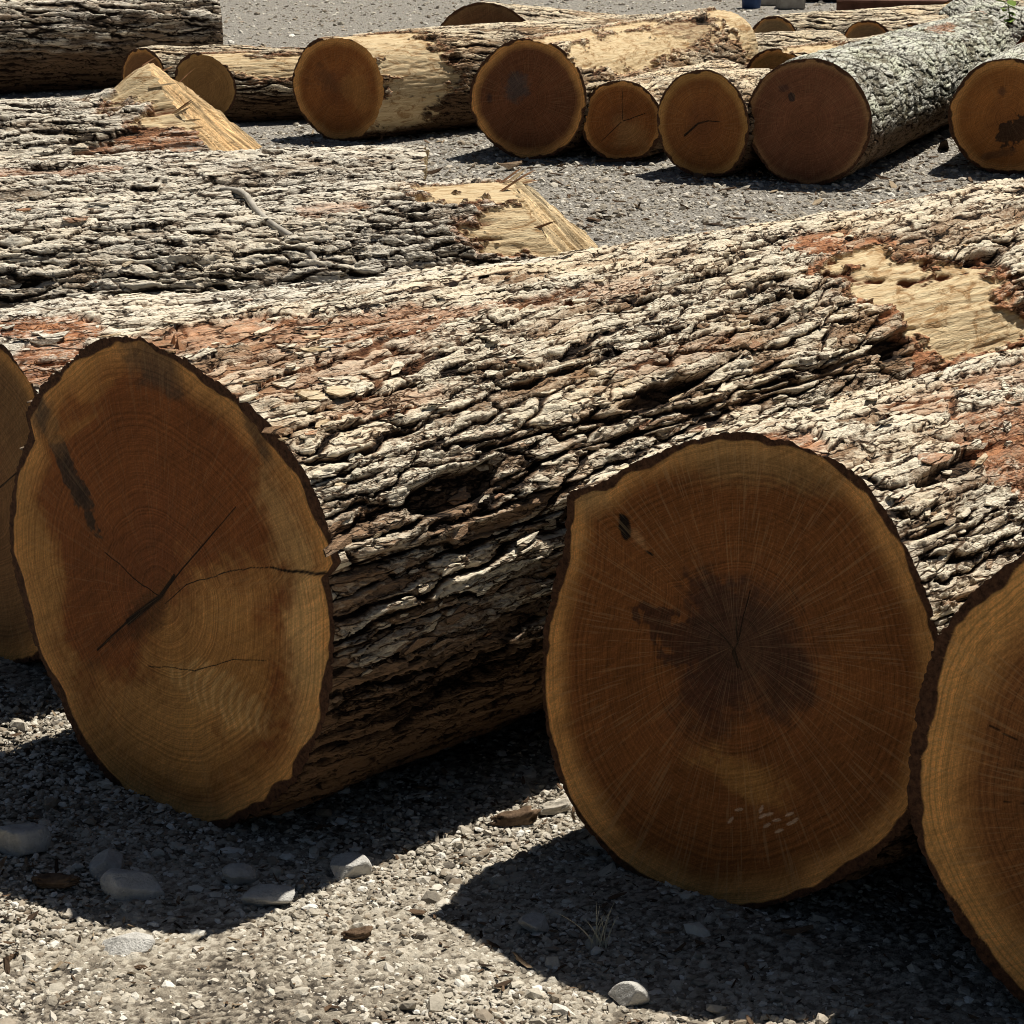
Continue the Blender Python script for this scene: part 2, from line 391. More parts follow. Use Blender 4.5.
def dirn(azd, el=0.):
    return np.array([sin(radians(azd))*cos(radians(el)), cos(radians(azd))*cos(radians(el)), sin(radians(el))])

def make_log(label, C, az, L, r0, r1, seed, P, face=None, near=None, far=None, group=None, nth=260, ds=(.008, .008), prof=None, full_far=True):
    """C: middle of the near end (x, y); near / far: (azimuth, elevation) of the cut planes, pointing outwards"""
    zc0 = C[2] if len(C) > 2 else r0*.975
    root = bpy.data.objects.new('log', None); col.objects.link(root)
    root.location = (C[0], C[1], 0); root.rotation_euler = (0, 0, -radians(az)); root.empty_display_size = .2
    tag(root, label, 'log', group)
    ca, sa = cos(radians(az)), sin(radians(az))
    loc = lambda v: np.array([v[0]*ca-v[1]*sa, v[0]*sa+v[1]*ca, v[2]])
    nn = loc(dirn(*(near or (az+180, 0)))); nf = loc(dirn(*(far or (az, 0))))
    th = (np.arange(nth)/nth*2*pi-pi).astype(np.float32)
    # row spacing grows from ds[0] to ds[1]
    rows = [0.]
    while rows[-1] < L:
        rows.append(rows[-1]+ds[0]+(ds[1]-ds[0])*rows[-1]/L)
    sr = np.array(rows)*L/rows[-1]; nr = len(sr)
    T = np.tile(th, (nr, 1)); S = np.repeat(sr[:, None], nth, 1); u = S/L
    wob = P.get('wob', .04)
    rr = r0*(1-u)+r1*u
    ov = 1+wob*fbm(np.cos(T)*1.3+5, np.sin(T)*1.3, S*.8, seed+200, 2)
    rb = rr*ov
    if prof is not None:
        pr = np.repeat(prof(th)[None], nr, 0)
        k = np.exp(-S/ P.get('proflen', 1.0)); rb = pr*(r0*(1-u)+r1*u)/r0*k + rb*(1-k)
    for (fs, fa, fl, fw, fh) in P.get('flare', []):
        d = np.angle(np.exp(1j*(T-radians(fa))))
        rb = rb + fh*np.exp(-((S-fs)/fl)**2-(d/fw)**2)
    k0 = normal_k(nn, rb[:1], T[:1]); kL = normal_k(nf, rb[-1:], T[-1:])
    E0 = np.exp(-S/ (.35+.25*r0)); E1 = np.exp(-(L-S)/(.35+.9*np.abs(kL).max()))
    if np.abs(kL).max() > .15: SE = S + k0*(1-u) + kL*u
    else: SE = S + k0*E0 + kL*E1
    R = .5*(r0+r1)
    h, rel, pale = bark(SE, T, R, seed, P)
    rimf = np.minimum(1, .28+.72*sst(.0, .045, np.minimum(S, L-S)))
    h = h*rimf-.004*(1-rimf)
    bare = patch_mask(SE, T, R, P.get('bare'), seed+300); red = patch_mask(SE, T, R, P.get('red'), seed+310)
    c = np.cos(T)*R; d = np.sin(T)*R
    underside_shade = sst(P.get('underside_shade', .02), P.get('underside_shade', .02)-.38, np.sin(T)+.22*fbm(SE*5, c*12, d*12, seed+340, 4, .6)).astype(np.float32)*(np.cos(T) > -2)  # mask by angle: painted shade below the sunlit half of the log
    halo = patch_mask(SE, T, R, [(a, b, e+.03, g+.022) + tuple(q) for a, b, e, g, *q in P.get('bare', [])], seed+300)
    red = np.maximum(red, np.clip(halo-bare, 0, 1)*P.get('torn', .8))
    fib = fbm(SE*6, c*120, d*120, seed+320, 3, .6)
    wn = fbm(SE*5, c*20, d*20, seed+330, 4, .6); hol = sst(.12, .45, wn)
    wood_h = -.017+.0020*fib-.016*P.get('hollow', 1.)*hol+.004*fbm(SE*9, c*60, d*60, seed+331, 3)
    rel = rel*(1-bare)+bare*np.clip(.75+.5*fib-1.1*P.get('hollow', 1.)*hol, 0, 1)
    h = h*(1-bare)+wood_h*bare
    edge = bare*(1-bare)*4; rel = rel*(1-.75*edge)
    red_h = .30*h-.011+.004*fib; h = h*(1-.8*red)+.8*red*red_h
    ra = rb+h
    zc = zc0*(1-u)+(zc0*r1/r0)*u
    X = ra*np.cos(T); Z = ra*np.sin(T)+zc; Y = SE
    for idx, nrm, dist, c_y in ((0, nn, S, 0.), (-1, nf, L-S, L)):
        want = c_y-(X[idx]*nrm[0]+(Z[idx]-zc[idx, 0])*nrm[2])/nrm[1]
        if idx == -1 and (P.get('farface') or {}).get('jag'): want = want+jagf(X[idx], Z[idx]-zc[idx, 0], P['farface']['jag'], seed)
        Y = Y + (want-Y[idx])[None]*np.exp(-dist/.03)*(dist < .15)
    V = np.stack([X, Y, Z], -1)
    mesh('bark', V.reshape(-1, 3), grid_quads(nr, nth, True)[:, ::-1],
         None, dict(relief=rel.ravel(), pale=pale.ravel(), red=red.ravel(), bare=bare.ravel(), underside_shade=underside_shade.ravel()), BARKS[P.get('mat', 'brown')], True, root)
    if P.get('loose'):
        r = np.random.default_rng(seed+7); nl = P['loose']; Ls_ = []; 
        ii = r.integers(0, nr, nl); ii = np.minimum(ii, (r.random(nl)*nr*.95).astype(int)); jj = r.integers(int(nth*.47), int(nth*.93), nl)
        ok = (bare[ii, jj] < .2); ii = ii[ok]; jj = jj[ok]; nl = len(ii); pc = V[ii, jj]; tt = th[jj]
        er = np.stack([np.cos(tt), 0*tt, np.sin(tt)], -1); et = np.stack([-np.sin(tt), 0*tt, np.cos(tt)], -1); ey = np.tile([0, 1., 0], (nl, 1))
        yaw = r.normal(0, .22, nl)[:, None]; ey2 = ey*np.cos(yaw)+et*np.sin(yaw); et2 = et*np.cos(yaw)-ey*np.sin(yaw)
        til = r.normal(0, .22, nl)[:, None]; er2 = er*np.cos(til)+et2*np.sin(til); et3 = et2*np.cos(til)-er*np.sin(til)
        LL = .0125*np.exp(r.normal(0, .5, nl)).clip(.4, 2.6); WW = LL*r.uniform(.22, .5, nl); HH = r.uniform(.0012, .0035, nl)
        b6 = np.array([(-1, -.4), (-.35, -1), (.7, -.7), (1, .3), (.3, 1), (-.8, .6)])
        pt = b6[None]*(1+r.normal(0, .25, (nl, 6, 2))); A_ = pt[..., 0]*LL[:, None]; B_ = pt[..., 1]*WW[:, None]
        curl = (A_**2)*r.uniform(0, 9, nl)[:, None]
        base = pc[:, None, :]+A_[..., None]*ey2[:, None, :]+B_[..., None]*et3[:, None, :]+(curl+.001)[..., None]*er2[:, None, :]
        top = base+er2[:, None, :]*HH[:, None, None]
        PV = np.concatenate([base, top], 1)
        ft_ = [(6, 7, 8), (6, 8, 9), (6, 9, 10), (6, 10, 11)]+[t3 for q in range(6) for t3 in ((q, (q+1) % 6, (q+1) % 6+6), (q, (q+1) % 6+6, q+6))]
        FT = (np.array(ft_)[None]+12*np.arange(nl)[:, None, None]).reshape(-1, 3)
        g = lambda a: np.repeat(a, 12)
        lb = mesh('loose_bark', PV.reshape(-1, 3), None, FT, dict(relief=g(np.full(nl, .8)), pale=g(pale[ii, jj]+r.normal(.05, .25, nl)), red=g((r.random(nl) < .06)*.8), bare=g((r.random(nl) < .05)*.6), underside_shade=g(underside_shade[ii, jj])), BARKS[P.get('mat', 'brown')], False, root)
        lb['kind'] = 'stuff'
    if P.get('splinters'):
        r = np.random.default_rng(seed+9)
        for q in range(P['splinters']):
            j = int(nth*(.5+r.uniform(P.get('sfrom', .12), .34))); b0 = V[-1, j]; ln = r.uniform(.015, .06); wd = r.uniform(.004, .010)
            d3 = np.array([r.normal(0, .25), 1., r.uniform(.0, .9)]); d3 /= np.linalg.norm(d3); sd = np.array([-np.sin(th[j]), 0, np.cos(th[j])])
            st = b0-np.array([0, .04, 0.012]); up = np.array([np.cos(th[j]), 0, np.sin(th[j])])*.005
            PV = np.array([st-sd*wd, st+sd*wd, st+up, st+d3*(ln*.6+.04)-sd*wd*.6, st+d3*(ln*.7+.04)+sd*wd*.3, st+d3*(ln*.6+.04)+up, st+d3*(ln+.05)])
            mesh('splinter', PV, None, [(0, 1, 4), (0, 4, 3), (1, 2, 5), (1, 5, 4), (2, 0, 3), (2, 3, 5), (3, 4, 6), (4, 5, 6), (5, 3, 6)], None, SPLMAT[q % 3 == 0], False, root)
    # the two sawn ends
    for which, idx, nrm in (('near', 0, nn), ('far', -1, nf)):
        F = dict(face or {}) if which == 'near' else dict(P.get('farface') or {})
        F['nrm'] = nrm; F['R'] = r0 if which == 'near' else r1; F.setdefault('nr', 40)
        cen = np.array([0, 0 if which == 'near' else L, zc[idx, 0]])
        rbs = np.stack([rb[idx]*np.cos(th), Y[idx]*1., rb[idx]*np.sin(th)+zc[idx, 0]], -1)
        rm = V[idx].copy()
        # put the ragged rim exactly on the cut plane
        q = rm-cen; rm[:, 1] = cen[1]-(q[:, 0]*nrm[0]+q[:, 2]*nrm[2])/nrm[1]
        cut_end(root, rm, rbs, cen, th, seed+400+(which == 'far'), F, which == 'far')
    return root

OA = [[-0.038,0.437],[0.123,0.401],[0.233,0.361],[0.311,0.316],[0.364,0.262],[0.412,0.182],[0.433,0.141],[0.418,0.122],[0.402,0.108],[0.413,0.053],[0.41,-0.016],[0.404,-0.083],[0.388,-0.139],[0.353,-0.21],[0.316,-0.269],[0.255,-0.328],[0.176,-0.381],[0.127,-0.415],[0.043,-0.437],[-0.072,-0.433],[-0.189,-0.407],[-0.261,-0.359],[-0.31,-0.287],[-0.377,-0.194],[-0.406,-0.11],[-0.433,-0.025],[-0.427,0.036],[-0.393,0.139],[-0.348,0.212],[-0.356,0.247],[-0.311,0.304],[-0.231,0.359],[-0.152,0.412]]
OB = [[0.001,0.402],[0.077,0.406],[0.135,0.39],[0.194,0.365],[0.244,0.315],[0.297,0.231],[0.333,0.136],[0.353,0.07],[0.348,-0.036],[0.317,-0.134],[0.271,-0.214],[0.208,-0.279],[0.124,-0.345],[0.036,-0.388],[-0.027,-0.406],[-0.121,-0.401],[-0.209,-0.371],[-0.277,-0.314],[-0.322,-0.244],[-0.348,-0.141],[-0.353,-0.051],[-0.34,0.058],[-0.315,0.15],[-0.306,0.211],[-0.308,0.252],[-0.246,0.278],[-0.164,0.335],[-0.075,0.378]]

GF, GM, GB = 'large oak logs lying in front', 'oak logs lying behind the front row', 'oak logs in the far row'
DK = (.085, .062, .045)
faceA = dict(rays=.14, nr=330, pith=(-.011, -.019), sapw=.115, core=.50, rind=.020, streaks=.35, marks=[
    ('blotch', (.15, -.10), (.24, .16), .35, (.56, .285, .085), .72, .35),
    ('blotch', (.0, -.28), (.30, .13), .05, (.62, .33, .105), .72, .4),
    ('blotch', (.34, -.03), (.06, .20), 0., (.78, .48, .19), .7, .3),
    ('blotch', (.31, .16), (.05, .13), .5, (.76, .46, .18), .6, .4),
    ('blotch', (-.34, -.05), (.06, .22), .25, (.62, .34, .11), .6, .4),
    ('blotch', (-.235, .150), (.135, .030), -.95, (.050, .036, .026), .88, .50),
    ('blotch', (-.22, .135), (.09, .018), -.95, (.035, .024, .018), .7, .9),
    ('blotch', (-.31, .245), (.08, .035), -.9, (.15, .10, .06), .7, .5),
    ('blotch', (.01, .385), (.09, .04), -.2, (.10, .07, .045), .76, .6),
    ('blotch', (.235, .325), (.06, .025), -.9, (.06, .042, .03), .76, .5),
    ('blotch', (-.09, -.09), (.15, .030), .72, (.07, .024, .009), .76, .7),
    ('tear', (.13, -.165), (.14, .055), -.15, (.86, .56, .24), 290., .55, .38),
    ('tear', (.16, .03), (.20, .07), .55, (.64, .35, .12), 150., -.6, .16),
    ('tear', (.10, -.30), (.26, .06), .30, (.56, .27, .075), 60., 3.2, .30),
    ('tear', (-.20, .30), (.18, .06), .75, (.58, .28, .08), 40., 4.0, .35),
    ('crack', [(-.19, -.16), (-.09, -.075), (-.011, -.019), (.05, .045), (.188, .18)], .0025, .0012),
    ('crack', [(-.10, -.085), (-.011, -.019), (.03, .03)], .0065, .003),
    ('crack', [(-.011, -.019), (-.08, .0), (-.154, .03)], .0014, .0012),
    ('crack', [(.0, -.03), (.06, .02), (.19, .075), (.267, .094)], .0009, .0009),
    ('crack', [(.267, .094), (.36, .105), (.44, .122)], .0020, .004),
    ('crack', [(-.05, -.155), (.07, -.135), (.17, -.09), (.25, -.07)], .0010, .0007),
])
faceB = dict(rays=.27, nr=320, pith=(0., .056), sapw=.115, core=.30, rind=.014, rag=1.5, heart=(.235, .088, .025), marks=[
    ('blotch', (-.27, .26), (.06, .05), .6, (.44, .28, .12), .7, .3),
    ('blotch', (0., .36), (.16, .05), 0., (.40, .25, .10), .55, .4),
    ('blotch', (-.10, .05), (.105, .075), -.6, (.070, .029, .017), .88, .65),
    ('blotch', (-.10, .05), (.095, .066), -.6, (.095, .036, .016), .8, .75),
    ('blotch', (-.07, .11), (.08, .08), .3, (.070, .030, .018), .84, .7),
    ('blotch', (.02, .055), (.115, .115), .2, (.075, .038, .024), .86, .35),
    ('blotch', (-.05, -.03), (.085, .11), .3, (.070, .029, .017), .86, .45),
    ('blotch', (-.06, .13), (.055, .06), .8, (.085, .036, .02), .8, .6),
    ('blotch', (.09, .02), (.04, .085), 0., (.075, .032, .018), .75, .45),
    ('blotch', (.015, -.155), (.085, .042), -.22, (.52, .26, .075), .76, .45),
    ('blotch', (-.199, .214), (.012, .022), .3, (.012, .008, .006), 1., .4),
    ('blotch', (-.165, .190), (.035, .012), -.8, (.50, .27, .12), .8, .6),
    ('blotch', (-.155, .178), (.016, .007), -.3, (.012, .008, .006), 1., .5),
    ('crack', [(.0, .10), (.004, .06), (-.002, .045), (.006, .02)], .0012, .0022),
    ('crack', [(-.05, .085), (.0, .05), (.012, .018)], .0010, .0018),
    ('crack', [(.004, .06), (.022, .15)], .0014, .0008),
] + [('blotch', (x, z), (.0085, .0026), an, (.52, .36, .24), .9, .15) for x, z, an in
     [(.016, -.218, .4), (.055, -.207, 1.2), (.058, -.218, .7), (.066, -.232, .7), (.069, -.212, .5), (.082, -.219, .4), (.087, -.236, .6), (.104, -.203, .6), (.113, -.212, .9), (.106, -.218, .6), (.002, -.240, 1.)]])
faceR = dict(rays=.30, nr=260, pith=(.03, .0), sapw=.22, core=.75, rind=.020, heart=(.26, .105, .033), sap=(.74, .38, .12), marks=[
    ('blotch', (-.06, .0), (.17, .22), 0., (.14, .06, .024), .72, .5)] + [
    ('crack', [(.03+.40*f0*cos(a), .40*f0*sin(a)), (.03+.40*f1*cos(a+.04), .40*f1*sin(a+.04))], .0010, .0018)
    for a, f0, f1 in [(2.5, .75, .3), (2.75, .62, .25), (2.95, .80, .45), (3.1, .68, .2), (3.3, .72, .35), (3.5, .6, .2), (3.7, .7, .4), (3.95, .6, .25), (2.3, .6, .3)]])
faceZ = dict(nr=160, pith=(.05, .0), sapw=.12, core=.3, heart=(.27, .145, .06), marks=[('crack', [(.05, .0), (.2, .1), (.3, .16)], .002, .001)])

PA = dict(loose=800, plate=(.29, .037), cell=1.0, depth=.016, torn=1.0, fine=1.05, spiral=-.06, mat='brown', pale=.62, lump=.009, groove=1.1, wob=.03, proflen=.9,
          gouge=[(.30, 26, .15, .030, .034), (.93, 36, .16, .020, .028), (.62, 12, .12, .02, .03), (.75, -2, .2, .018, .028), (1.63, 33, .09, .025, .03), (.35, -22, .22, .02, .025), (2.10, 52, .10, .03, .03), (1.35, 60, .12, .012, .02), (1.0, 64, .08, .014, .02)],
          red=[(.13, 88, .22, .055, .8), (.42, 78, .30, .05, .75), (.95, 74, .2, .04, .5), (1.72, 74, .13, .05), (1.95, 40, .18, .07), (1.9, 25, .25, .05), (.25, 50, .16, .03, .5), (1.0, 45, .2, .03, .4), (.2, 66, .3, .08, .4)],
          bare=[(1.78, 54, .17, .08), (1.92, 40, .19, .11), (2.0, 30, .14, .06), (1.78, 66, .12, .035)])
make_log('huge log at left front with a black stain and split on its cut end', (-.594, 3.716, .422), 44, 3.3, .425, .40, 11, PA, faceA, (221, 0), None, GF, 900, (.0026, .0062), prof_fn(OA))
PB = dict(loose=400, cell=.85, depth=.014, spiral=.05, mat='brown', pale=.66, lump=.006, wob=.03, proflen=.8, groove=.8,
          red=[(.47, 60, .15, .10, .9), (.40, 82, .10, .05, .5), (.7, 84, .25, .05, .5), (.03, 78, .04, .04, .8)], gouge=[(.30, 58, .14, .014, .022)])
make_log('egg-shaped log at front centre with a dark stained heart on its cut end', (.346, 3.353, .396), 44, 3.2, .37, .35, 23, PB, faceB, (214, 0), None, GF, 800, (.0026, .0070), prof_fn(OB))
PR = dict(cell=.9, depth=.015, mat='brown', pale=.5)
make_log('log at the right front, its cut end running out of the picture', (.905, 2.845, .395), 44, 3.2, .405, .36, 37, PR, faceR, (216, 0), None, GF, 620, (.004, .010))
PZ = dict(loose=150, cell=1.0, depth=.017, mat='grey', pale=.72, spiral=.02, plate=(.2, .03), groove=1.2, red=[(.12, 75, .12, .05), (.1, 55, .1, .06, .9)])
make_log('log at the far left front, mostly hidden behind the huge stained log', (-1.10, 4.50, .357), 50, 2.4, .366, .30, 41, PZ, faceZ, (224, 0), None, GF, 520, (.0045, .009))

def from_far(E, az, L): return (E[0]-L*sin(radians(az)), E[1]-L*cos(radians(az)))
ff = dict(rind=.001, nr=130, heart=(.60, .45, .26), sap=(.64, .49, .29), core=.1, streak=1.1, jag=.028, rays=0.)
PC = dict(hollow=.5, splinters=14, loose=260, flake=(.07, .014), cell=.95, depth=.011, mat='grey', pale=.82, plate=(.10, .032), spiral=.03, farface=ff,
          bare=[(2.98, 86, .30, .15), (3.25, 60, .34, .22), (2.98, 48, .18, .09)], red=[(2.45, 66, .10, .03, .5), (1.3, 60, .3, .02, .5)], gouge=[(2.36, 86, .12, .022, .02)])
c_ = from_far((.32, 6.29), 75, 3.3)
LC = make_log('grey barked log with a bare yellow end, lying behind the huge stained log', (c_[0], c_[1], .345), 75, 3.3, .345, .372, 53, PC, dict(nr=20), None, (92, 42), GM, 560, (.008, .0042))
PC2 = dict(flake=(.05, .015), cell=.95, depth=.010, mat='grey', pale=.72, plate=(.075, .034), spiral=.0, farface=ff, red=[(1.9, 70, .4, .03, .6)], gouge=[(2.1, 75, .1, .02, .02)])
c_ = from_far((-.31, 7.22), 77, 3.2)
make_log('grey barked log with small square plates, behind the bare-ended log', (c_[0], c_[1], .345), 77, 3.2, .355, .345, 61, PC2, dict(nr=20), None, (84, -4), GM, 440, (.009, .005))
PD = dict(hollow=.5, splinters=10, cell=1.1, depth=.014, mat='grey', pale=.75, spiral=-.05, farface=dict(nr=130, heart=(.66, .44, .22), sap=(.70, .48, .25), core=.1, streak=1.1, jag=.028, rays=0., rind=.001),
          flare=[(2.95, 99, .17, .42, .16), (2.9, 30, .4, .5, .06)], bare=[(2.50, 98, .30, .19), (2.62, 66, .24, .12), (2.80, 42, .16, .09)], red=[(2.35, 30, .3, .08, .9), (2.5, 45, .25, .06, .8)], gouge=[(2.3, 50, .2, .03, .03)])
c_ = from_far((-.785, 8.2), 74, 2.9)
make_log('log with a slanting orange wedge-cut butt at the left', (c_[0], c_[1], .365), 74, 2.9, .375, .36, 71, PD, dict(nr=20), None, (90, 45), GM, 460, (.009, .0055))

# far row
def far_log(label, G, az, L, r0, r1, seed, nface, P, F, near_el=0., group=GB, **kw):
    F = dict(F); F.setdefault('nr', 70); P.setdefault('fine', .45); P.setdefault('depth', .011); P.setdefault('lump', .006); P.setdefault('hollow', .25)
    return make_log(label, (G[0], G[1]), az, L, r0, r1, seed, P, F, (nface+180, near_el), None, group, kw.get('nth', 360), kw.get('ds', (.0075, .011)))
PT = dict(cell=1.3, depth=.014, mat='grey', pale=.6)
t_ = from_far((-1.93, 15.0), 62, 3.4)
make_log('big grey log at the top left corner, its underside in deep shadow', (t_[0], t_[1], .335), 62, 3.4, .345, .335, 83, PT, dict(nr=20), None, (70, 0), GB, 300, (.014, .011))
far_log('slim log peeping out behind the orange wedge-cut butt', (-2.13, 13.45), 78, 2.3, .185, .17, 87, 45, dict(mat='tan', pale=.6, bare=[(1.0, 100, .3, .04)]), dict(heart=(.28, .13, .05)))
far_log('short peeled log with a bright bare stripe along its side', (-1.715, 12.95), 74, 1.7, .20, .195, 91, 38, dict(mat='tan', pale=.6, bare=[(.5, 42, .5, .085), (1.1, 40, .5, .08), (.1, 70, .2, .1)]), dict(heart=(.36, .19, .065), sap=(.46, .26, .09), core=.1))
far_log('round-ended log with half peeled bark, right of the short log with a bare stripe', (-.91, 12.2), 48, 2.4, .282, .265, 97, 30,
        dict(mat='tan', pale=.5, bare=[(.22, 60, .28, .17), (.32, 20, .26, .16), (.1, 95, .2, .1), (.2, -30, .25, .12)], gouge=[(.5, 60, .08, .03, .03), (.6, 30, .05, .03, .03)]),
        dict(heart=(.32, .115, .03), core=.45, marks=[('blotch', (.12, -.02), (.09, .16), .4, (.52, .25, .075), .5, .4), ('blotch', (-.1, .05), (.09, .08), .2, (.16, .07, .03), .6, .6)]))
far_log('far row log with a blue-grey stain on its dark red cut end', (.08, 11.55), 27, 2.5, .302, .285, 101, 18,
        dict(mat='tan', pale=.55, bare=[(.7, 45, .75, .13), (.35, 78, .4, .07), (1.45, 50, .45, .12, .8), (1.1, 85, .5, .08), (2.42, 60, .36, .22), (2.5, 20, .25, .2)], gouge=[(1.9, 60, .2, .04, .03)]),
        dict(heart=(.17, .065, .028), core=.3, marks=[('blotch', (-.07, .07), (.07, .085), .2, (.07, .062, .062), .8, .45), ('blotch', (-.20, .0), (.015, .03), .1, (.05, .03, .03), .7, .4)]))
far_log('smallest full cut end in the far row, brown with star cracks', (.545, 11.45), 25, 1.5, .206, .18, 103, 14, dict(mat='tan', pale=.6), dict(heart=(.30, .11, .03), marks=[('blotch', (.03, -.06), (.09, .09), .4, (.40, .22, .085), .6, .4), ('crack', [(0, .16), (.0, .0), (-.1, -.1)], .0012, .002), ('crack', [(0, 0), (.11, .04)], .002, .002)]))
far_log('narrow oval yellow-brown cut end between the smallest and the smooth reddish cut ends', (.905, 10.95), 30, 1.15, .258, .20, 107, 36, dict(mat='tan', pale=.65), dict(heart=(.27, .105, .03), sap=(.5, .27, .085), core=.55, marks=[('crack', [(-.10, -.06), (-.03, .0), (.03, .02), (.09, .02)], .006, .002)]))
far_log('thick lichen-grey barked log with a smooth reddish cut end in the far row', (1.375, 10.75), 24, 3.3, .296, .27, 109, 22, dict(mat='lichen', pale=.62, cell=1.25, plate=(.065, .036), flake=(.05, .022), depth=.012, groove=.35, fine=.12, topside=0., red=[(2.2, 75, .3, .05, .8)]),
        dict(heart=(.21, .088, .045), sap=(.36, .20, .09), sapw=.10, core=.25, marks=[('blotch', (-.08, .11), (.015, .018), .2, (.04, .03, .03), .9, .4), ('blotch', (-.12, .15), (.02, .014), .2, (.10, .05, .04), .8, .5)]), nth=460, ds=(.0055, .010))
far_log('log at the right edge of the far row, orange cut end with black rot', (2.36, 11.05), 22, 2.3, .278, .27, 113, 25, dict(mat='lichen', pale=.72),
        dict(heart=(.38, .15, .04), core=.2, marks=[('blotch', (.10, -.03), (.12, .05), .5, (.035, .022, .016), .9, .7), ('blotch', (-.03, .12), (.025, .02), .2, (.10, .05, .03), .7, .5), ('blotch', (-.05, -.18), (.08, .02), .2, (.12, .06, .03), .7, .6)]))
far_log('dark cut end half hidden above the peeled logs at the top centre', (-.15, 13.9), 56, 1.5, .295, .20, 127, 24, dict(mat='tan', pale=.66, bare=[(1.8, 80, .6, .06)]), dict(heart=(.17, .09, .045), sap=(.2, .12, .06)))
far_log('low log whose brown end peeps out between the big far row logs', (1.50, 13.2), 40, 2.5, .195, .18, 131, 26, dict(mat='tan', pale=.8, bare=[(.3, 80, .3, .08)]), dict(heart=(.27, .15, .05)))
far_log('pale log behind the low brown-ended log at upper right', (2.32, 15.25), 50, 1.9, .18, .17, 137, 30, dict(mat='tan', pale=.85), dict(heart=(.3, .2, .1)))
far_log('pale log alone on the open gravel beyond the short pale log', (1.78, 15.9), 52, 2.0, .17, .16, 173, 30, dict(mat='tan', pale=.9), dict(heart=(.3, .2, .1)))
far_log('short pale log lying right behind the peeled end of the blue-stained log', (1.33, 14.35), 50, .95, .175, .165, 171, 30, dict(mat='tan', pale=.9), dict(heart=(.3, .2, .1)))
far_log('pale log whose small brown end touches the outline of the lichen-grey log', (2.62, 15.3), 44, 1.7, .17, .16, 139, 30, dict(mat='tan', pale=.85), dict(heart=(.2, .1, .05)))
far_log('farthest pale log near the rusty beam at upper right', (3.3, 17.3), 56, 2.4, .17, .16, 149, 30, dict(mat='tan', pale=.85), dict(heart=(.3, .2, .1)))
far_log('pale log with reddish bark behind the far end of the lichen-grey log', (2.95, 15.0), 40, 1.8, .22, .2, 151, 30, dict(mat='grey', pale=.75, red=[(.3, 80, .4, .1, .8)]), dict(heart=(.3, .16, .06)))
far_log('white barked log at the right top with a leafy sprig on it', (3.24, 13.75), -3, 2.3, .25, .23, 157, 30, dict(mat='lichen', pale=.9), dict(heart=(.4, .25, .12)))

# ------------------------------------------------------------------ ground
rng = np.random.default_rng(5)
def ground_material(name, fine):
    k = NB(name); o = k.obj()
    if fine:
        v = k.attr('tone'); rel = k.attr('relief')
        n = k.noise(o, 300., 4., .7)
        c = k.cramp(k.math('ADD', v, k.math('MULTIPLY', k.math('SUBTRACT', n, .5), .6)), [(0., (.06, .050, .040)), (.3, (.31, .265, .205)), (.55, (.56, .50, .40)), (.8, (.73, .67, .56)), (1., (.78, .76, .70))])
        c = k.mix(k.ramp(rel, .0, .5), (.05, .04, .03), c)
        k.color(c); k.bump(n, .004, .8)
    else:
        big = k.noise(o, 1.1, 4., .6); n = k.noise(o, 60., 5., .75); v = k.vor(o, 70., 'F1', 1); vd = k.vor(o, 70.)
        sp = k.n('ShaderNodeSeparateColor'); k.put(v, sp.inputs[0])
        f = k.math('ADD', k.math('MULTIPLY', sp.outputs[0], .55), k.math('MULTIPLY', n, .5))
        c = k.cramp(f, [(.15, (.20, .18, .15)), (.45, (.43, .395, .34)), (.7, (.60, .56, .49)), (1., (.74, .70, .63))])
        c = k.mix(k.math('MULTIPLY', k.ramp(big, .4, .65), .35), c, (.42, .38, .33))
        k.color(c); k.bump(k.math('ADD', k.math('MULTIPLY', n, .7), k.math('MULTIPLY', vd, -1.)), .03, .9)
    return k.m
GM_FAR = ground_material('packed_gravel', False)
GM_NEAR = ground_material('crushed_stone', True)
G = 320
tag(mesh('ground', np.array([(-G, -60, 0), (G, -60, 0), (G, 2*G, 0), (-G, 2*G, 0)], float), [(0, 1, 2, 3)], None, None, GM_FAR), kind='structure')

def gravel_sheet(x0, x1, y0, y1, step, cell, base, amp, seed):
    xs = np.arange(x0, x1, step); ys = np.arange(y0, y1, step)
    X, Y = np.meshgrid(xs, ys); X = X.astype(np.float32); Y = Y.astype(np.float32)
    w = fbm(X*60, Y*60, 0*X, seed, 2)
    hs = 0; rel = 1; tone = 0
    d1, l1, id1, ox, oy = vor((X+.003*w)/cell, (Y+.003*w)/(cell*.75), 0, cell, cell*.75, seed+3)
    k = .5*cell/2
    dome = np.sqrt(np.clip(d1/(cell*.35), 0, 1))
    h = amp*dome*(.25+id1)+ox*(id1-.5)*.5
    d2, l2, id2, ox2, oy2 = vor(X/(cell*.45)+7, Y/(cell*.4), 0, cell*.45, cell*.4, seed+9)
    dm2 = np.sqrt(np.clip(d2/(cell*.16), 0, 1))
    sel = sst(-.1, .15, fbm(X*14, Y*14, 0*X, seed+13, 3))
    h2 = amp*.5*dm2*(.3+id2)+.2*amp
    h = h*sel+h2*(1-sel); rel = dome*sel+dm2*(1-sel); tone = (id1*sel+id2*(1-sel))
    h = h+.010*fbm(X*2.2, Y*2.2, 0*X, seed+21, 3)+.0015*fbm(X*130, Y*130, 0*X, seed+23, 2)
    ed = np.minimum.reduce([X-x0, x1-X, Y-y0, y1-Y]); fall = sst(0, .15, ed)
    Z = (base+h)*fall+.0005
    tone = .05+.6*tone+.30*fbm(X*3, Y*3, 0*X, seed+31, 3)
    V = np.stack([X, Y, Z], -1).reshape(-1, 3)
    return V, grid_quads(len(ys), len(xs), False), dict(tone=tone.ravel(), relief=rel.ravel())
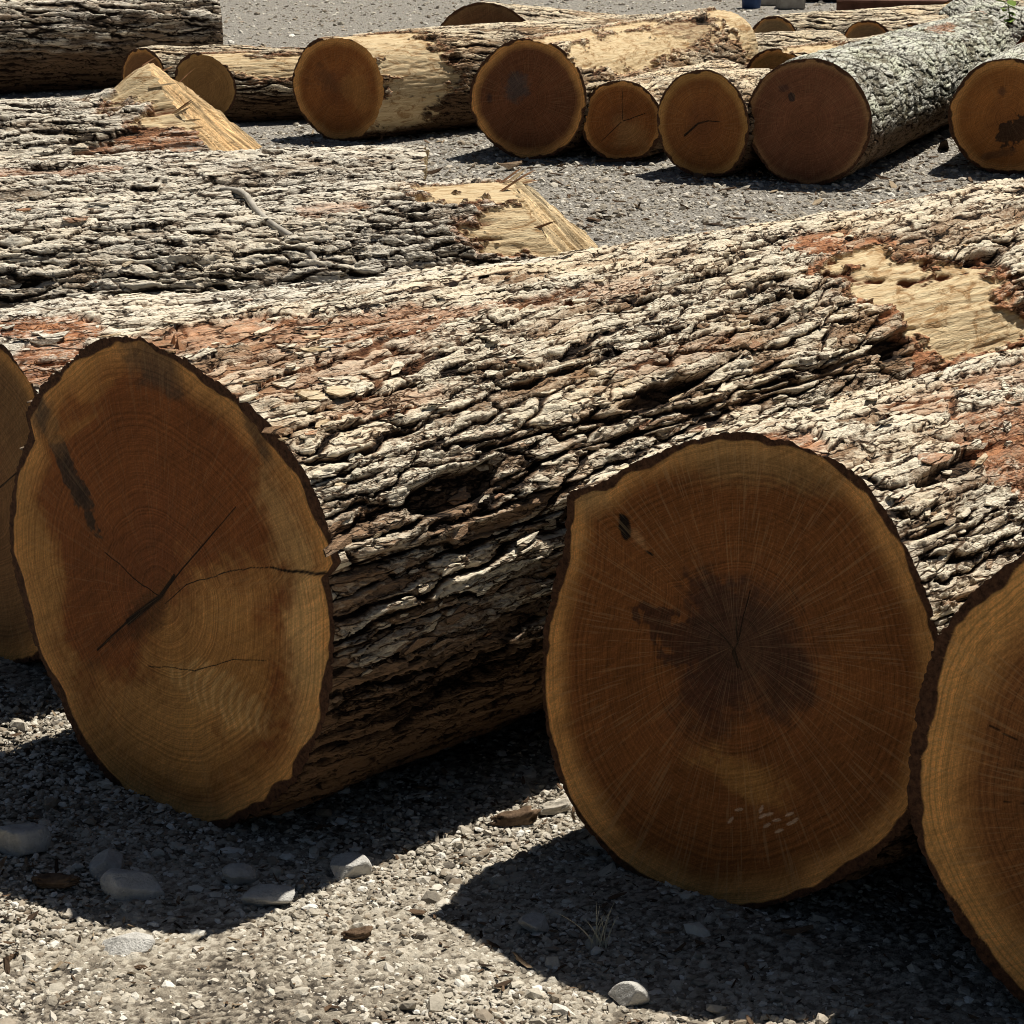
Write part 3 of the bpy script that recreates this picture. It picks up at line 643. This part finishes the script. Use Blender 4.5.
V, q, a = gravel_sheet(-1.7, 1.5, 2.65, 5.4, .004, .017, .006, .007, 3)
tag(mesh('gravel', V, q, None, a, GM_NEAR), 'pale crushed stone gravel in front of the large logs', 'gravel', kind='stuff')

# loose stones, each a chipped little lump
PHI = (1+5**.5)/2
ICO = np.array([(-1, PHI, 0), (1, PHI, 0), (-1, -PHI, 0), (1, -PHI, 0), (0, -1, PHI), (0, 1, PHI), (0, -1, -PHI), (0, 1, -PHI), (PHI, 0, -1), (PHI, 0, 1), (-PHI, 0, -1), (-PHI, 0, 1)])/math.hypot(1, PHI)
ICF = np.array([(0, 11, 5), (0, 5, 1), (0, 1, 7), (0, 7, 10), (0, 10, 11), (1, 5, 9), (5, 11, 4), (11, 10, 2), (10, 7, 6), (7, 1, 8), (3, 9, 4), (3, 4, 2), (3, 2, 6), (3, 6, 8), (3, 8, 9), (4, 9, 5), (2, 4, 11), (6, 2, 10), (8, 6, 7), (9, 8, 1)])
def scatter(n, xr, yr, rad, seed, flat=.55, z0=.008):
    r = np.random.default_rng(seed)
    y = yr[0]+(yr[1]-yr[0])*r.random(n)**1.15; x = xr[0]+(xr[1]-xr[0])*r.random(n)
    return place(x, y, rad[0]*np.exp(r.normal(0, rad[1], n)).clip(.4, 3.2), r, flat, z0)
def place(x, y, sz, r, flat, z0):
    n = len(x)
    sc3 = np.stack([r.uniform(.8, 1.45, n), r.uniform(.6, 1.0, n), r.uniform(flat*.6, flat*1.3, n)], -1)*sz[:, None]
    P = ICO[None]*(1+r.normal(0, .16, (n, 12, 1)))*sc3[:, None, :]
    t = r.uniform(0, 2*pi, n); ti = r.normal(0, .28, n)
    c, s = np.cos(ti)[:, None], np.sin(ti)[:, None]
    P = np.stack([P[..., 0]*c-P[..., 2]*s, P[..., 1], P[..., 0]*s+P[..., 2]*c], -1)
    c, s = np.cos(t)[:, None], np.sin(t)[:, None]
    P = np.stack([P[..., 0]*c-P[..., 1]*s, P[..., 0]*s+P[..., 1]*c, P[..., 2]], -1)
    P = P+np.stack([x, y, z0+sz*.25], -1)[:, None, :]
    tone = np.repeat(np.clip(r.beta(2.2, 2., n), 0, 1)[:, None], 12, 1); warm = np.repeat(r.random(n)[:, None], 12, 1)
    F = (ICF[None]+12*np.arange(n)[:, None, None]).reshape(-1, 3)
    return P.reshape(-1, 3), F, tone.ravel(), warm.ravel()
def stone_material():
    k = NB('stone_chips'); o = k.obj(); t = k.attr('tone'); wv = k.attr('warm'); n = k.noise(o, 160., 4., .65)
    c = k.cramp(k.math('ADD', t, k.math('MULTIPLY', k.math('SUBTRACT', n, .5), .35)), [(0., (.10, .085, .07)), (.35, (.39, .345, .275)), (.65, (.69, .63, .52)), (1., (.93, .90, .82))])
    c = k.mix(k.ramp(wv, .6, 1., 0., .5), c, (.30, .21, .13))
    k.color(c); k.bump(n, .003, .6); return k.m
STONE = stone_material()
def stones(name, label, parts):
    V = []; F = []; T = []; W = []; off = 0
    for p in parts:
        V.append(p[0]); F.append(p[1]+off); T.append(p[2]); W.append(p[3]); off += len(p[0])
    return tag(mesh(name, np.concatenate(V), None, np.concatenate(F), dict(tone=np.concatenate(T), warm=np.concatenate(W)), STONE, False), label, 'gravel', kind='stuff')
stones('stone_chips', 'loose pale stone chips strewn over the ground before the large logs', [scatter(95000, (-1.45, 1.25), (2.72, 5.0), (.0038, .40), 21, z0=.009), scatter(1500, (-1.45, 1.25), (2.7, 5.0), (.0095, .3), 22)])
stones('loose_gravel', 'grey gravel on the lane between the log rows and beyond', [scatter(42000, (-3.2, 3.2), (6.6, 12.5), (.0075, .42), 23, z0=-.001), scatter(18000, (-5, 5.5), (12.5, 22), (.010, .4), 24, z0=-.002)])

# bark crumbs and wood chips
def litter(n, xr, yr, ln, seed, z0):
    r = np.random.default_rng(seed); x = r.uniform(*xr, n); y = r.uniform(*yr, n)
    L = ln*np.exp(r.normal(0, .5, n)); Wd = L*r.uniform(.15, .45, n); Hh = L*r.uniform(.04, .14, n)
    base = np.array([(-1, -.6, 0), (-.3, -1, 0), (.9, -.5, 0), (1, .4, 0), (.2, 1, 0), (-.9, .5, 0)], float)
    P = np.concatenate([np.tile(base, (n, 1, 1)), np.tile(base*[.9, .8, 1], (n, 1, 1))], 1)
    P[:, :6, 2] = 0; P[:, 6:, 2] = 1
    P[..., :2] += r.normal(0, .15, (n, 12, 2)); P = P*np.stack([L, Wd, Hh], -1)[:, None, :]
    P[..., 2] += (P[..., 0]**2)/L[:, None]*r.normal(.0, .2, n)[:, None]
    ti = r.normal(0, .25, n); c, s = np.cos(ti)[:, None], np.sin(ti)[:, None]
    P = np.stack([P[..., 0]*c-P[..., 2]*s, P[..., 1], P[..., 0]*s+P[..., 2]*c], -1)
    t = r.uniform(0, 2*pi, n); c, s = np.cos(t)[:, None], np.sin(t)[:, None]
    P = np.stack([P[..., 0]*c-P[..., 1]*s+x[:, None], P[..., 0]*s+P[..., 1]*c+y[:, None], P[..., 2]+z0+.002], -1)
    f = []
    for i in range(6): j = (i+1) % 6; f += [(i, j, j+6), (i, j+6, i+6)]
    for i in range(1, 5): f += [(6, 6+i, 7+i), (0, i+1, i)]
    F = (np.array(f)[None]+12*np.arange(n)[:, None, None]).reshape(-1, 3)
    tone = np.repeat(r.random(n)[:, None], 12, 1)
    return P.reshape(-1, 3), F, tone.ravel(), tone.ravel()
def litter_material():
    k = NB('bark_crumbs'); o = k.obj(); t = k.attr('tone'); n = k.noise(o, 130., 4., .65)
    k.color(k.cramp(k.math('ADD', t, k.math('MULTIPLY', k.math('SUBTRACT', n, .5), .4)), [(0., (.03, .02, .014)), (.45, (.12, .075, .045)), (.8, (.20, .13, .08)), (1., (.42, .33, .22))]))
    k.bump(n, .004, .7); return k.m
LITTER = litter_material()
def litters(name, label, parts):
    V = []; F = []; T = []; off = 0
    for p in parts: V.append(p[0]); F.append(p[1]+off); T.append(p[2]); off += len(p[0])
    return tag(mesh(name, np.concatenate(V), None, np.concatenate(F), dict(tone=np.concatenate(T)), LITTER, False), label, 'bark litter', kind='stuff')
litters('bark_litter', 'brown bark crumbs and wood chips lying among the gravel', [litter(6000, (-1.5, 1.3), (2.7, 5.0), .0045, 31, .013), litter(50, (-1.3, 1.2), (2.8, 4.6), .013, 32, .012), litter(3500, (-3.2, 3.2), (6.6, 12.5), .018, 33, .004)])

# ------------------------------------------------------------------ single rocks
def rock_material():
    k = NB('limestone'); o = k.obj(); n = k.noise(o, 45., 5., .65); m = k.noise(o, 180., 4., .7)
    c = k.mix(k.ramp(n, .3, .7), (.46, .44, .40), (.74, .72, .67)); c = k.mix(k.ramp(m, .62, .75), c, (.16, .14, .12))
    k.color(c); k.bump(k.math('ADD', n, k.math('MULTIPLY', m, .4)), .006, .8); return k.m
ROCK = rock_material()
def rock(label, x, y, size, seed, rot):
    r = np.random.default_rng(seed)
    n = 44; m = 72
    ph = np.linspace(-pi/2, pi/2, n); t = np.arange(m)/m*2*pi
    D = np.stack([np.cos(ph)[:, None]*np.cos(t), np.cos(ph)[:, None]*np.sin(t), np.sin(ph)[:, None]*np.ones(m)], -1)
    R = np.full(D.shape[:2], 1.)
    for i in range(9):           # chipped planes
        d = r.normal(0, 1, 3); d /= np.linalg.norm(d); off = r.uniform(.40, .78)
        q = D@d; R = np.where(q > .05, np.minimum(R, off/np.maximum(q, .05)), R)
    R = R*(1+.03*fbm(D[..., 0]*3, D[..., 1]*3, D[..., 2]*3, seed, 3))
    V = D*R[..., None]*np.array(size)*1.55
    o = mesh('rock', V.reshape(-1, 3), grid_quads(n, m, True), None, None, ROCK, True)
    o.location = (x, y, .008+size[2]*.55); o.rotation_euler = (r.uniform(-.2, .2), r.uniform(-.2, .2), rot)
    return tag(o, label, 'rock', 'pale rocks on the gravel')
ROCKS = []
for (lb, x, y, s, seed, rot) in [
    ('largest rock, upright slab in the shadow at the left picture edge', -.835, 3.55, (.038, .026, .030), 1, .3),
    ('smooth blue-grey rock in shadow, touching a paler chunk in front of it', -.662, 3.470, (.027, .022, .022), 2, 1.),
    ('angular pale chunk at the shadow edge, leaning on a blue-grey rock', -.607, 3.391, (.041, .026, .022), 3, -.2),
    ('wedge-shaped rock half in sun at the right end of the huge log shadow', -.276, 3.458, (.029, .021, .020), 4, .2),
    ('flat rock half in shadow in the middle of the huge log shadow edge', -.393, 3.356, (.038, .024, .014), 5, .1),
    ('white sunlit rock alone on the gravel at lower left', -.598, 3.201, (.030, .021, .014), 6, .0),
    ('small white block at the front tip of the egg-shaped log shadow', .171, 3.028, (.021, .017, .017), 7, .1),
    ('dim grey stone deep in the huge log shadow', -.451, 3.432, (.022, .018, .016), 8, .7),
    ('small grey stone in shadow left of the dry grass tuft', .036, 3.262, (.019, .016, .014), 9, .5)]:
    rock(lb, x, y, s, seed, rot)

# ------------------------------------------------------------------ plants, twigs, scraps
def plain(name, c0, c1, scale=40., stretch=(1, 1, 1), rough=.85, bumpd=.003):
    k = NB(name); o = k.obj(); n = k.noise(k.scale(o, stretch), scale, 4., .65)
    k.color(k.mix(k.ramp(n, .3, .7), c0, c1)); k.bump(n, bumpd, .7); k.b.inputs['Roughness'].default_value = rough; return k.m
def tube(pts, rad, nseg=8):
    pts = np.array(pts, float); n = len(pts); V = []
    for i in range(n):
        t = pts[min(i+1, n-1)]-pts[max(i-1, 0)]; t /= np.linalg.norm(t)
        a = np.cross(t, (0, 0, 1.)) if abs(t[2]) < .95 else np.cross(t, (1., 0, 0)); a /= np.linalg.norm(a); b = np.cross(a, t)
        r = rad[i] if hasattr(rad, '__len__') else rad
        for j in range(nseg):
            an = 2*pi*j/nseg; V.append(pts[i]+r*(a*cos(an)+b*sin(an)))
    V = np.array(V); q = grid_quads(n, nseg, True)
    caps = [[0, j, j+1] for j in range(1, nseg-1)]+[[(n-1)*nseg, (n-1)*nseg+j+1, (n-1)*nseg+j] for j in range(1, nseg-1)]
    return V, q, caps
def empty(name, loc, label, cat, group=None):
    o = bpy.data.objects.new(name, None); col.objects.link(o); o.location = loc; o.empty_display_size = .1; return tag(o, label, cat, group)

STRAW = plain('dry_straw', (.55, .50, .36), (.80, .74, .56), 60.)
g = empty('grass_tuft', (.136, 3.205, .008), 'dry straw-coloured grass tuft in the shadow of the egg-shaped log', 'grass tuft')
r_ = np.random.default_rng(8)
for i in range(13):
    a = r_.uniform(-.35, pi+.35); ln = r_.uniform(.05, .095); lean = r_.uniform(.25, .8); st = r_.normal(0, .006, 2)
    t = np.linspace(0, 1, 9); hx = lean*ln*t**1.4
    ctr = np.stack([st[0]+np.cos(a)*hx, st[1]+.35*np.sin(a)*hx, ln*(t-.28*lean*t**2.2)], -1)
    wd = .0024*(1-t**2)+.0003; side = np.array([-sin(a)*.4+.7, cos(a)*.3, 0])
    V = np.concatenate([ctr-wd[:, None]*side, ctr+wd[:, None]*side]); m_ = len(t)
    mesh('blade', V, [(j, j+1, m_+j+1, m_+j) for j in range(m_-1)], None, None, STRAW, True, g)

TWIG = plain('weathered_twig', (.34, .31, .26), (.52, .49, .43), 50.)
V, q, c = tube([(.20, 11.70, .012), (.28, 11.76, .02), (.36, 11.80, .016), (.47, 11.88, .03)], [.010, .012, .011, .006])
tag(mesh('twig', V, q, c, None, TWIG, True), 'pale twig on the ground before the smallest far row cut end', 'twig')

CHUNK = plain('bark_chunk', (.07, .042, .026), (.24, .16, .10), 60., (1, .4, 1), .9, .006)
PALE_CHUNK = plain('bleached_splinter', (.42, .37, .30), (.66, .60, .50), 70., (1, .3, 1), .9, .004)
def chunk(label, x, y, sx, sy, sz, rot, seed, mat):
    n, m = 18, 30
    ph = np.linspace(-pi/2, pi/2, n); t = np.arange(m)/m*2*pi
    D = np.stack([np.sign(np.cos(t))*np.abs(np.cos(t))**.6*np.cos(ph)[:, None]**.5, np.sin(t)*np.cos(ph)[:, None]**.5, np.sin(ph)[:, None]*np.ones(m)], -1)
    nz = fbm(D[..., 0]*2.2, D[..., 1]*2.2, D[..., 2]*2.2, seed, 4, .65)
    D = D*(1+.5*nz[..., None]); D[..., 2] += .5*D[..., 0]**2-.2
    o = mesh('bark_chunk', (D*np.array([sx, sy, sz])).reshape(-1, 3), grid_quads(n, m, True), None, None, mat, True)
    o.location = (x, y, .016+sz*.5); o.rotation_euler = (0.1, -.1, rot)
    return tag(o, label, 'bark chunk', 'bark pieces fallen on the gravel')
chunk('reddish bark chunk in the sun between the two largest cut ends', .005, 3.655, .042, .016, .012, .1, 3, CHUNK)
chunk('bleached pale splinter beside the reddish bark chunk', .075, 3.70, .030, .013, .010, .35, 4, PALE_CHUNK)
chunk('dark curl of bark at the shadow edge near the left picture edge', -.745, 3.41, .040, .014, .010, -.25, 5, CHUNK)
chunk('brown bark scrap on the sunlit gravel right of the half-sunlit wedge rock', -.24, 3.23, .022, .010, .007, .1, 6, CHUNK)

# a climbing stem still stuck to the bare-ended log
ax = LC
stem = tube([(0, 0, 0)]*2, .01) if False else None
pts = []
for t in np.linspace(0, 1, 12):
    an = radians(96-62*t); sy = 2.17+.20*t+.018*sin(9*t); rr = .371+.004*sin(7*t)
    pts.append((rr*cos(an), sy, .362+rr*sin(an)))
V, q, c = tube(pts, [.006, .008, .009, .008, .010, .009, .011, .010, .012, .010, .011, .006])
mesh('vine_stem', V, q, c, None, plain('bleached_vine', (.40, .36, .30), (.66, .61, .53), 45., (1, 1, .4)), True, LC)

# leafy sprig standing on the white barked log
sg = empty('leafy_sprig', (3.02, 14.3, .40), 'small bright green leafy sprig on the white barked log', 'sprig')
GREEN = plain('sprig_leaf', (.10, .18, .03), (.26, .36, .07), 20.); GST = plain('sprig_stem', (.12, .16, .05), (.2, .22, .08))
V, q, c = tube([(0, 0, -.05), (.02, 0, .05), (.0, .0, .14)], [.006, .005, .003], 6); mesh('stem', V, q, c, None, GST, True, sg)
for i in range(11):
    a = i*2.4; z = .02+.014*i; L_ = r_.uniform(.05, .085); tl = r_.uniform(-.3, .5)
    t = np.linspace(0, 1, 7); wd = .42*L_*np.sin(pi*t)**.8
    ctr = np.stack([cos(a)*L_*t, sin(a)*L_*t, z+L_*tl*t-.35*L_*t*t], -1); sd = np.array([-sin(a), cos(a), .15])
    V = np.concatenate([ctr-wd[:, None]*sd, ctr+np.array([0, 0, -.008])*np.sin(pi*t)[:, None], ctr+wd[:, None]*sd])
    mesh('leaf', V, [(j, j+1, 7+j+1, 7+j) for j in range(6)]+[(7+j, 8+j, 15+j, 14+j) for j in range(6)], None, None, GREEN, True, sg)

# splinter tuft on the rim of the huge log
root = [o for o in bpy.data.objects if o.get('label', '').startswith('huge log')][0]
SPL = plain('torn_splinter', (.34, .16, .08), (.62, .38, .22), 80., (1, 1, .2))
for i in range(5):
    x = -.03+.016*i+r_.normal(0, .004); b = .425-.1*x*x; h_ = r_.uniform(.004, .016); dx = r_.normal(.01, .014)
    V = np.array([(x-.006, .03, b-.02), (x+.006, .028, b-.02), (x+.004, .045, b-.02), (x+dx, .035, b+h_)])+np.array((0, 0, .422))
    mesh('splinter', V, None, [(0, 1, 3), (1, 2, 3), (2, 0, 3)], None, SPL, False, root)

# ------------------------------------------------------------------ things at the far edge of the yard
def boxv(sx, sy, sz, bev=.0):
    b = bev
    V = []; 
    for z in (0, b, sz-b, sz):
        i = b if z in (0, sz) else 0.
        V += [(-sx/2+i, -sy/2+i, z), (sx/2-i, -sy/2+i, z), (sx/2-i, sy/2-i, z), (-sx/2+i, sy/2-i, z)]
    q = [(3, 2, 1, 0), (12, 13, 14, 15)]
    for k in range(3):
        for j in range(4): q.append((k*4+j, k*4+(j+1) % 4, k*4+4+(j+1) % 4, k*4+4+j))
    return np.array(V), q
def box(name, sx, sy, sz, mat, loc, rot=0., bev=.01, parent=None):
    V, q = boxv(sx, sy, sz, bev); o = mesh(name, V, q, None, None, mat, False, parent); o.location = loc; o.rotation_euler = (0, 0, rot); return o
RUST = plain('rusty_steel', (.10, .045, .03), (.20, .10, .07), 9., (1, 1, 1), .7, .002)
DARK = plain('dark_timber', (.012, .011, .012), (.045, .038, .034), 12., (.3, 1, 1))  # even brownish near-black for the far timbers
CONC = plain('weathered_concrete', (.28, .26, .23), (.42, .40, .36), 20.)
BLUE = plain('blue_plastic', (.03, .06, .16), (.05, .10, .24), 8., (1, 1, 1), .5, .0005)
# rusty I-shaped beam on the ground
b = empty('steel_beam', (5.15, 19.0, 0), 'long rusty steel beam on the ground at the top right', 'steel beam')
b.rotation_euler = (0, 0, radians(-8))
box('flange', 5.0, .20, .018, RUST, (0, 0, .002), 0, .003, b); box('web', 5.0, .018, .13, RUST, (0, 0, .0205), 0, .002, b); box('flange', 5.0, .20, .018, RUST, (0, 0, .151), 0, .003, b)
for i, (x, y, L_, rot, lb) in enumerate([(4.75, 21.2, 4.2, -.05, 'dark timber beam behind the rusty beam, nearest of the dark stack'),
                                        (5.0, 21.65, 4.6, -.03, 'dark timber beam behind the rusty beam, farthest of the dark stack')]):
    tag(box('timber_beam', L_, .34, .34, DARK, (x, y, 0), rot, .012), lb, 'timber beam', 'dark timbers at the far edge of the yard')
tag(box('timber_beam', 4.3, .34, .34, DARK, (4.85, 21.42, .343), -.04, .012), 'dark timber beam lying on top of the dark stack', 'timber beam', 'dark timbers at the far edge of the yard')
tag(box('concrete_block', .22, .16, .12, CONC, (2.42, 20.4, 0), .15, .01), 'right hand grey concrete block at the far edge of the yard', 'concrete block', 'grey blocks at the far edge')
tag(box('concrete_block', .26, .16, .09, CONC, (2.28, 20.8, 0), .1, .01), 'left hand grey concrete block beside the small blue bucket', 'concrete block', 'grey blocks at the far edge')
def bucket(label, x, y, R_, H_):
    o = empty('bucket', (x, y, 0), label, 'bucket', 'blue buckets at the far edge')
    zz = np.array([0, .02, .5, .86, .88, .94, .95, 1.])*H_; rr = np.array([.78, .80, .88, .94, 1., 1., .96, .97])*R_
    t = np.arange(28)/28*2*pi
    V = np.array([[(r*cos(a), r*sin(a), z) for a in t] for z, r in zip(zz, rr)]).reshape(-1, 3)
    mesh('shell', V, grid_quads(len(zz), 28, True), None, None, BLUE, True, o)
    V = np.concatenate([[(0, 0, H_*.985)], [(.95*R_*cos(a), .95*R_*sin(a), H_*.985) for a in t]]); mesh('lid', V, None, [(0, 1+j, 1+(j+1) % 28) for j in range(28)], None, BLUE, False, o)
bucket('small blue plastic bucket left of the grey blocks', 2.09, 20.5, .10, .24)
bucket('wide blue plastic bucket behind the rusty beam at the right', 3.62, 20.15, .15, .34)
